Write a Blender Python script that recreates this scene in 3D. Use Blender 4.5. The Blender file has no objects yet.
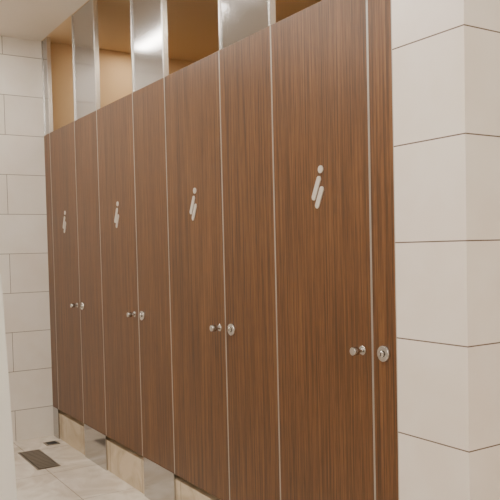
import bpy, math, bmesh
from mathutils import Vector, Matrix
C=bpy.context; S=C.scene
def lin(c):
    return tuple(((v/255)/12.92 if v/255<=0.04045 else ((v/255+0.055)/1.055)**2.4) for v in c)+(1,)
def newmat(n):
    m=bpy.data.materials.new(n); m.use_nodes=True
    nt=m.node_tree; return m,nt,nt.nodes['Principled BSDF']
def simple(n,c,rough=0.5,metal=0.0,brushed=False):
    m,nt,b=newmat(n); b.inputs['Base Color'].default_value=lin(c)
    b.inputs['Roughness'].default_value=rough; b.inputs['Metallic'].default_value=metal
    nz=nt.nodes.new('ShaderNodeTexNoise'); nz.inputs['Scale'].default_value=40
    mr=nt.nodes.new('ShaderNodeMapRange'); mr.inputs['To Min'].default_value=max(0,rough-.04); mr.inputs['To Max'].default_value=rough+.05
    if brushed:
        tc=nt.nodes.new('ShaderNodeTexCoord'); mp=nt.nodes.new('ShaderNodeMapping'); mp.inputs['Scale'].default_value=(9,9,.12)
        nt.links.new(tc.outputs['Object'],mp.inputs['Vector']); nt.links.new(mp.outputs['Vector'],nz.inputs['Vector'])
        bp=nt.nodes.new('ShaderNodeBump'); bp.inputs['Strength'].default_value=.06; bp.inputs['Distance'].default_value=.001
        nt.links.new(nz.outputs['Fac'],bp.inputs['Height']); nt.links.new(bp.outputs['Normal'],b.inputs['Normal'])
    nt.links.new(nz.outputs['Fac'],mr.inputs['Value']); nt.links.new(mr.outputs['Result'],b.inputs['Roughness'])
    return m
def tilemat(n,c1,c2,mort,bw,rh,offs,rough=0.25,ms=0.0022,vein=None):
    m,nt,b=newmat(n); N=nt.nodes;L=nt.links
    uv=N.new('ShaderNodeUVMap')
    br=N.new('ShaderNodeTexBrick'); br.offset=offs; br.offset_frequency=2; br.squash=1
    br.inputs['Scale'].default_value=1; br.inputs['Brick Width'].default_value=bw; br.inputs['Row Height'].default_value=rh
    br.inputs['Mortar Size'].default_value=ms; br.inputs['Mortar Smooth'].default_value=0.1; br.inputs['Bias'].default_value=0
    br.inputs['Color1'].default_value=lin(c1); br.inputs['Color2'].default_value=lin(c2); br.inputs['Mortar'].default_value=lin(mort)
    L.new(uv.outputs['UV'],br.inputs['Vector'])
    col=br.outputs['Color']
    tc=N.new('ShaderNodeTexCoord')
    nz=N.new('ShaderNodeTexNoise'); nz.inputs['Scale'].default_value=(4 if vein else 5); nz.inputs['Detail'].default_value=9; nz.inputs['Distortion'].default_value=1.8 if vein else 0.2
    L.new(tc.outputs['Object'],nz.inputs['Vector'])
    cr=N.new('ShaderNodeValToRGB'); cr.color_ramp.elements[0].position=0.35; cr.color_ramp.elements[1].position=0.65
    k=0.78 if vein else 0.96
    cr.color_ramp.elements[0].color=(k,k*.95,k*.88,1) if vein else (k,k*.98,k*.95,1); cr.color_ramp.elements[1].color=(1,1,1,1)
    L.new(nz.outputs['Fac'],cr.inputs['Fac'])
    mx=N.new('ShaderNodeMix'); mx.data_type='RGBA'; mx.blend_type='MULTIPLY'; mx.inputs['Factor'].default_value=1
    L.new(col,mx.inputs[6]); L.new(cr.outputs['Color'],mx.inputs[7]); L.new(mx.outputs[2],b.inputs['Base Color'])
    b.inputs['Roughness'].default_value=rough
    bp=N.new('ShaderNodeBump'); bp.invert=True; bp.inputs['Strength'].default_value=0.35; bp.inputs['Distance'].default_value=0.002
    L.new(br.outputs['Fac'],bp.inputs['Height']); L.new(bp.outputs['Normal'],b.inputs['Normal'])
    return m
def woodmat():
    m,nt,b=newmat('walnut_laminate'); N=nt.nodes;L=nt.links
    tc=N.new('ShaderNodeTexCoord'); oi=N.new('ShaderNodeObjectInfo')
    def noise(sc,det,dist=0.0,seed=0):
        mp=N.new('ShaderNodeMapping'); mp.inputs['Scale'].default_value=sc; mp.inputs['Location'].default_value=(seed,seed,seed)
        L.new(tc.outputs['Object'],mp.inputs['Vector'])
        ad=N.new('ShaderNodeVectorMath'); ad.operation='ADD'
        ml=N.new('ShaderNodeMath'); ml.operation='MULTIPLY'; ml.inputs[1].default_value=37
        L.new(oi.outputs['Random'],ml.inputs[0]); L.new(mp.outputs['Vector'],ad.inputs[0]); L.new(ml.outputs[0],ad.inputs[1])
        nz=N.new('ShaderNodeTexNoise'); nz.inputs['Scale'].default_value=1; nz.inputs['Detail'].default_value=det; nz.inputs['Distortion'].default_value=dist
        nz.inputs['Roughness'].default_value=0.6
        L.new(ad.outputs[0],nz.inputs['Vector']); return nz
    a=noise((125,125,1.8),6,0.15); r1=N.new('ShaderNodeValToRGB'); e=r1.color_ramp.elements
    e[0].position=0.32; e[0].color=lin(WD); e[1].position=0.70; e[1].color=lin(WL)
    x=r1.color_ramp.elements.new(0.5); x.color=lin(WM)
    L.new(a.outputs['Fac'],r1.inputs['Fac'])
    c=noise((18,18,0.4),3,0.3,3.1); r2=N.new('ShaderNodeValToRGB'); e=r2.color_ramp.elements
    e[0].position=0.32; e[0].color=(0.80,0.79,0.78,1); e[1].position=0.62; e[1].color=(1.05,1.04,1.03,1)
    L.new(c.outputs['Fac'],r2.inputs['Fac'])
    f=noise((380,380,10),2,0,7.7); r3=N.new('ShaderNodeValToRGB'); e=r3.color_ramp.elements
    e[0].position=0.34; e[0].color=(0.62,0.60,0.58,1); e[1].position=0.50; e[1].color=(1,1,1,1)
    L.new(f.outputs['Fac'],r3.inputs['Fac'])
    m1=N.new('ShaderNodeMix'); m1.data_type='RGBA'; m1.blend_type='MULTIPLY'; m1.inputs['Factor'].default_value=1
    L.new(r1.outputs['Color'],m1.inputs[6]); L.new(r2.outputs['Color'],m1.inputs[7])
    m2=N.new('ShaderNodeMix'); m2.data_type='RGBA'; m2.blend_type='MULTIPLY'; m2.inputs['Factor'].default_value=1
    L.new(m1.outputs[2],m2.inputs[6]); L.new(r3.outputs['Color'],m2.inputs[7])
    L.new(m2.outputs[2],b.inputs['Base Color']); b.inputs['Roughness'].default_value=0.36
    return m
WD=(68,43,22); WM=(104,69,38); WL=(132,92,54)
wood=woodmat()
tileP=tilemat('wall_tile_cream',(242,235,228),(240,232,225),(108,92,80),50,0.318,0,0.2)
tileF=tilemat('wall_tile_white',(240,235,228),(232,226,218),(140,130,118),0.6,0.3,0.5,0.25)
floorm=tilemat('floor_marble',(236,228,216),(230,220,206),(176,164,150),0.6,0.6,0,0.07,0.0025,vein=True)
riserm=tilemat('riser_tile_beige',(216,200,174),(210,193,166),(140,124,104),0.5,0.5,0,0.25,vein=True)
steel=simple('brushed_steel',(186,184,183),0.11,1.0,True)
alu=simple('aluminium_edge',(184,178,170),0.3,0.6)
frame=simple('steel_frame',(210,207,203),0.25,0.9)
satin=simple('satin_nickel',(195,192,188),0.22,1.0)
signm=simple('sign_silver',(216,211,204),0.35,0.5)
dark=simple('dark_recess',(30,28,26),0.6)
gratem=simple('drain_grate_steel',(126,116,104),0.4,0.6)
ceilm=simple('ceiling_paint',(232,223,210),0.8)
ceili=simple('stall_ceiling_warm_bounce',(226,202,166),0.7)  # warm bounce light from the wood put into the ceiling colour
walli=simple('stall_wall_warm_bounce',(222,190,146),0.7)  # tan tint carries the same warm bounce inside the cubicles
whitem=simple('white_laminate',(232,232,228),0.35)
wallo=simple('plaster_paint',(226,218,204),0.7)
def emis(n,c,s):
    m,nt,b=newmat(n); b.inputs['Base Color'].default_value=c; b.inputs['Emission Color'].default_value=c; b.inputs['Emission Strength'].default_value=s; return m
lampm=emis('lamp_diffuser',(1,0.935,0.85,1),39)
lampw=emis('stall_fill_diffuser',(1,0.86,0.66,1),75)

def empty(n,loc):
    e=bpy.data.objects.new(n,None); e.location=loc; e.empty_display_size=.1; S.collection.objects.link(e); return e
def link(n,me,mat,loc=(0,0,0),parent=None,smooth=False):
    o=bpy.data.objects.new(n,me); S.collection.objects.link(o); me.materials.append(mat); 
    if parent is not None:
        o.parent=parent; o.location=Vector(loc)-parent.location
    else: o.location=loc
    if smooth:
        for p in me.polygons: p.use_smooth=True
    return o
def box(n,x0,x1,y0,y1,z0,z1,mat,parent=None,bev=0.0,uvoff=None):
    c=Vector(((x0+x1)/2,(y0+y1)/2,(z0+z1)/2)); bm=bmesh.new()
    bmesh.ops.create_cube(bm,size=1,matrix=Matrix.Diagonal((x1-x0,y1-y0,z1-z0,1)))
    if bev: bmesh.ops.bevel(bm,geom=bm.edges[:],offset=bev,segments=2,affect='EDGES',profile=.5)
    uv=bm.loops.layers.uv.new('UVMap'); uo=uvoff or (0,0,0)
    for f in bm.faces:
        nn=f.normal
        for l in f.loops:
            w=l.vert.co+c
            if abs(nn.z)>.7: q=(w.x-uo[0],w.y-uo[1])
            elif abs(nn.x)>.7: q=(w.y-uo[1],w.z-uo[2])
            else: q=(w.x-uo[0],w.z-uo[2])
            l[uv].uv=q
    me=bpy.data.meshes.new(n); bm.to_mesh(me); bm.free()
    return link(n,me,mat,c,parent)
def lathe(n,prof,center,axis,mat,parent=None,seg=40):
    bm=bmesh.new(); rings=[]
    for r,h in prof:
        if r<1e-6: rings.append([bm.verts.new((0,0,h))])
        else: rings.append([bm.verts.new((r*math.cos(2*math.pi*i/seg),r*math.sin(2*math.pi*i/seg),h)) for i in range(seg)])
    for a,b in zip(rings,rings[1:]):
        for i in range(seg):
            j=(i+1)%seg
            if len(a)==1 and len(b)>1: bm.faces.new((a[0],b[i],b[j]))
            elif len(b)==1 and len(a)>1: bm.faces.new((a[i],b[0],a[j]))
            elif len(a)>1: bm.faces.new((a[i],b[i],b[j],a[j]))
    bmesh.ops.recalc_face_normals(bm,faces=bm.faces[:])
    q=Vector((0,0,1)).rotation_difference(Vector(axis)); bmesh.ops.rotate(bm,verts=bm.verts[:],matrix=q.to_matrix())
    me=bpy.data.meshes.new(n); bm.to_mesh(me); bm.free()
    o=link(n,me,mat,center,parent,True); 
    me.set_sharp_from_angle(angle=math.radians(35)); return o
def prism(n,pts,y0,y1,mat,parent=None):
    bm=bmesh.new(); c=Vector((sum(p[0] for p in pts)/len(pts),(y0+y1)/2,sum(p[1] for p in pts)/len(pts)))
    a=[bm.verts.new((p[0]-c.x,y0-c.y,p[1]-c.z)) for p in pts]; b=[bm.verts.new((p[0]-c.x,y1-c.y,p[1]-c.z)) for p in pts]
    bm.faces.new(a); bm.faces.new(b[::-1]); k=len(pts)
    for i in range(k): bm.faces.new((a[i],b[i],b[(i+1)%k],a[(i+1)%k]))
    bmesh.ops.recalc_face_normals(bm,faces=bm.faces[:])
    me=bpy.data.meshes.new(n); bm.to_mesh(me); bm.free(); return link(n,me,mat,c,parent)

XF=-5.58; H=3.07; XC=-1.457; YB=1.45; YO=-2.3; XR=2.4
ZB=0.230; ZT=2.345
# shell
box('floor',XF-.1,XR+.1,YO-.1,YB+.1,-.1,0,floorm,uvoff=(-5.24+.02,-.37+.05,0))
box('wall_left',XF-.1,XF,YO-.1,YB+.1,0,H,tileF,uvoff=(0,-.293-6.0,.235-.6))
box('wall_right',XR,XR+.1,YO-.1,YB+.1,0,H,wallo)
box('wall_front',XF,XR,YO-.1,YO,0,H,tileF,uvoff=(0,0,.24-.6))
box('wall_back',XF,XR,YB,YB+.1,0,H,wallo)
box('ceiling',XF-.1,XR+.1,YO-.1,0.0,H,H+.1,ceilm)
box('ceiling_alcove',XC,XR+.1,0.0,YB+.1,H,H+.1,ceilm)
box('ceiling_stalls',XF-.1,XC,0.0,YB+.1,H,H+.1,ceili)
box('wall_pillar',-1.758,XC,0.0,YB,0,H,tileP,uvoff=(-1.76-10,-10.0,.168-.318*4))
box('wall_stall_side',XF,XF+.012,0.04,YB-.012,ZB-.03,H,walli)
box('wall_stall_back',XF,-1.76,YB-.012,YB,ZB-.03,H,walli)
box('floor_stalls',XF,-1.76,0.006,YB,0,ZB-.03,riserm,uvoff=(.1,0,-.26))

T=0.03
latch=[-1.874,-2.878,-3.870,-4.872]; hinge=[-2.461,-3.456,-4.448,-5.436]
g=0.003
def icon(parent,x,z):
    y0,y1=-0.004,0.0
    hx,hz=x+.020,z+.066
    pts=[(hx+.0145*math.cos(t*math.pi/12),hz+.0145*math.sin(t*math.pi/12)) for t in range(24)]
    prism('sign_head',pts,y0,y1,signm,parent)
    def bar(ax,az,bx,bz,w,n):
        # slanted capsule: rounded upper and lower ends
        h=w/2; an=math.atan2(az-bz,ax-bx); P=[]
        for t in range(9):
            q=an-math.pi/2+math.pi*t/8; P.append((ax+h*math.cos(q),az+h*math.sin(q)))
        for t in range(9):
            q=an+math.pi/2+math.pi*t/8; P.append((bx+h*math.cos(q),bz+h*math.sin(q)))
        prism(n,P,y0,y1,signm,parent)
    bar(x+.008,z+.030,x-.024,z-.036,.024,'sign_body')
    bar(x+.024,z-.010,x-.004,z-.068,.024,'sign_leg')
def knob(parent,x,z):
    lathe('knob_rose',[(0,0),(.017,0),(.017,.003),(.015,.005),(.008,.006),(.007,.020),(.013,.024),(.0155,.028),(.0155,.046),(.014,.049),(0,.050)],(x,0,z),(0,-1,0),satin,parent)
def lock(parent,x,z):
    lathe('lock_rose',[(0,0),(.0285,0),(.0285,.006),(.0265,.010),(.014,.011),(.014,.008),(.0,.008)],(x,0,z),(0,-1,0),satin,parent)
    lathe('lock_turn',[(0,.008),(.011,.008),(.011,.016),(.009,.018),(0,.018)],(x,0,z),(0,-1,0),satin,parent)
    box('lock_slot',x-.0012,x+.0012,-.0188,-.0175,z-.006,z+.006,dark,parent)
ZK=1.062
for i in range(4):
    x0,x1=hinge[i],latch[i]
    p=empty('toilet_cubicle_door' if i==0 else 'toilet_cubicle_door.%03d'%i,((x0+x1)/2,T/2,ZB))
    box('leaf',x0+g+.003,x1-g-.003,0,T,ZB,ZT,wood,p)
    box('edge_strip_hinge',x0+g-.001,x0+g+.003,-.0008,T,ZB,ZT,alu,p)
    box('edge_strip_latch',x1-g-.003,x1-g+.001,-.0008,T,ZB,ZT,alu,p)
    for hz in (.45,1.3,2.2):
        lathe('hinge_knuckle',[(0,0),(.007,0),(.007,.07),(0,.07)],(x0+g,T+.008,hz),(0,0,1),satin,p)
    icon(p,(x0+x1)/2+.003,1.658)
    knob(p,x1-.053,ZK)
def pil(i,x0,x1,withlock=True,foot=True):
    p=empty('cubicle_pilaster' if i==0 else 'cubicle_pilaster.%03d'%i,((x0+x1)/2,T/2,0))
    box('panel',x0+.003,x1-.003,0,T,ZB,ZT,wood,p)
    box('edge_strip_a',x0,x0+.003,-.0008,T,ZB,ZT,alu,p)
    box('edge_strip_b',x1-.003,x1,-.0008,T,ZB,ZT,alu,p)
    fr=.014
    box('head_panel',x0+fr,x1-fr,.006,T-.006,ZT,H,steel,p)
    box('head_frame_a',x0,x0+fr,.0,T,ZT,H,frame,p,.001)
    box('head_frame_b',x1-fr,x1,.0,T,ZT,H,frame,p,.001)
    if foot: box('kick_plate',x0+.02,x1-.0,-.006,.005,0,ZB+.004,steel,p,.001)
    if withlock: lock(p,x0+.058,ZK)
    return p
pil(0,latch[0],-1.756,foot=False)
for i in range(3): pil(i+1,latch[i+1],hinge[i+0])
pil(4,XF,hinge[3],withlock=False)
for i in range(3):
    xc=hinge[i]-.10
    pp=empty('cubicle_partition' if i==0 else 'cubicle_partition.%03d'%i,(xc,.7,ZB))
    box('board',xc-.012,xc+.012,T,YB-.012,ZB+.1,ZT-.02,wood,pp)
    for k,yy in enumerate((.2,YB-.25)):
        lathe('foot_%d'%k,[(0,0),(.02,0),(.02,.005),(.009,.01),(.009,.135),(0,.135)],(xc,yy,ZB-.03),(0,0,1),satin,pp)
d=empty('floor_drain_grate',(-4.99,-.29,0))
box('frame',-5.24,-4.74,-.37,-.215,0,.003,gratem,d,.001)
box('channel',-5.23,-4.75,-.36,-.225,.003,.0036,dark,d)
for k in range(14):
    xx=-5.222+k*.0345
    box('bar_%d'%k,xx,xx+.027,-.358,-.227,.0036,.007,gratem,d)
d=empty('floor_drain',(-5.35,-.09,0))
box('cover',-5.40,-5.30,-.14,-.04,0,.004,gratem,d,.001)
box('opening',-5.385,-5.315,-.125,-.055,.004,.005,dark,d)
d=empty('urinal_privacy_screen',(-2.6,-1.6,0))
y9=YO+.006
pts=[(y9,0.12),(-1.035,0.12),(-1.078,1.36),(-1.10,1.40),(-1.14,1.42),(y9,1.42)]
bm=bmesh.new(); a=[bm.verts.new((-.012,p[0]+1.6,p[1])) for p in pts]; b=[bm.verts.new((.012,p[0]+1.6,p[1])) for p in pts]
bm.faces.new(a); bm.faces.new(b[::-1])
for i in range(6): bm.faces.new((a[i],b[i],b[(i+1)%6],a[(i+1)%6]))
bmesh.ops.recalc_face_normals(bm,faces=bm.faces[:]); me=bpy.data.meshes.new('board'); bm.to_mesh(me); bm.free()
o=link('board',me,whitem,(-2.6,-1.6,0),d)
lathe('foot',[(0,0),(.022,0),(.022,.006),(.01,.012),(.01,.12),(0,.12)],(-2.6,-1.2,0),(0,0,1),satin,d)

lathe('smoke_detector',[(0,0),(.05,0),(.05,.012),(.035,.03),(0,.032)],(-3.9,.38,H),(0,0,-1),whitem)
def lamp(i,cx,cy,L=1.2,W=.10):
    p=empty('linear_ceiling_lamp' if i==0 else 'linear_ceiling_lamp.%03d'%i,(cx,cy,H))
    box('housing',cx-L/2-.012,cx+L/2+.012,cy-W/2-.012,cy+W/2+.012,H-.02,H,whitem,p,.002)
    box('diffuser',cx-L/2,cx+L/2,cy-W/2,cy+W/2,H-.024,H-.0201,lampm,p)
k=0
for cx in (-4.75,-3.3,-1.85,-.4,1.05): lamp(k,cx,-.72); k+=1
for cx in (-4.0,-1.5,1.0): lamp(k,cx,-1.85); k+=1  # second row added out of view for broader light
lamp(k,.6,.7)  # fill lamp added in the alcove to brighten the pillar's right face
def dl(i,cx,cy,s=.09):
    p=empty('hidden_stall_fill' if i==0 else 'hidden_stall_fill.%03d'%i,(cx,cy,H))
    lathe('trim_ring',[(0,0),(s,0),(s,.006),(s-.012,.008),(s-.014,.002),(0,.002)],(cx,cy,H),(0,0,-1),whitem,p)
    lathe('diffuser',[(0,.002),(s-.016,.002),(s-.016,.005),(0,.005)],(cx,cy,H),(0,0,-1),lampw,p)
for i,x in enumerate((-5.24,-3.87,-2.9,-2.1)): dl(i,x,.7)  # added fill lights, hidden behind head panels, brighten the stalls

f=719.0; aang=math.radians(32.6); pit=math.radians(2.07); roll=0.023
fwd=Vector((-math.cos(aang)*math.cos(pit),math.sin(aang)*math.cos(pit),-math.sin(pit)))
rt=fwd.cross(Vector((0,0,1))).normalized(); up=rt.cross(fwd)
up2=up*math.cos(roll)+rt*math.sin(roll); rt2=fwd.cross(up2)
cam=bpy.data.cameras.new('camera'); co=bpy.data.objects.new('camera',cam); S.collection.objects.link(co)
M=Matrix((rt2,up2,-fwd)).transposed().to_4x4(); M.translation=Vector((0,-1.7,1.43)); co.matrix_world=M
cam.sensor_width=36; cam.lens=f/500*36; cam.shift_y=0.05; cam.clip_start=.02
S.camera=co
w=bpy.data.worlds.new('world'); S.world=w; w.use_nodes=True
w.node_tree.nodes['Background'].inputs[0].default_value=(1,.93,.85,1); w.node_tree.nodes['Background'].inputs[1].default_value=.3
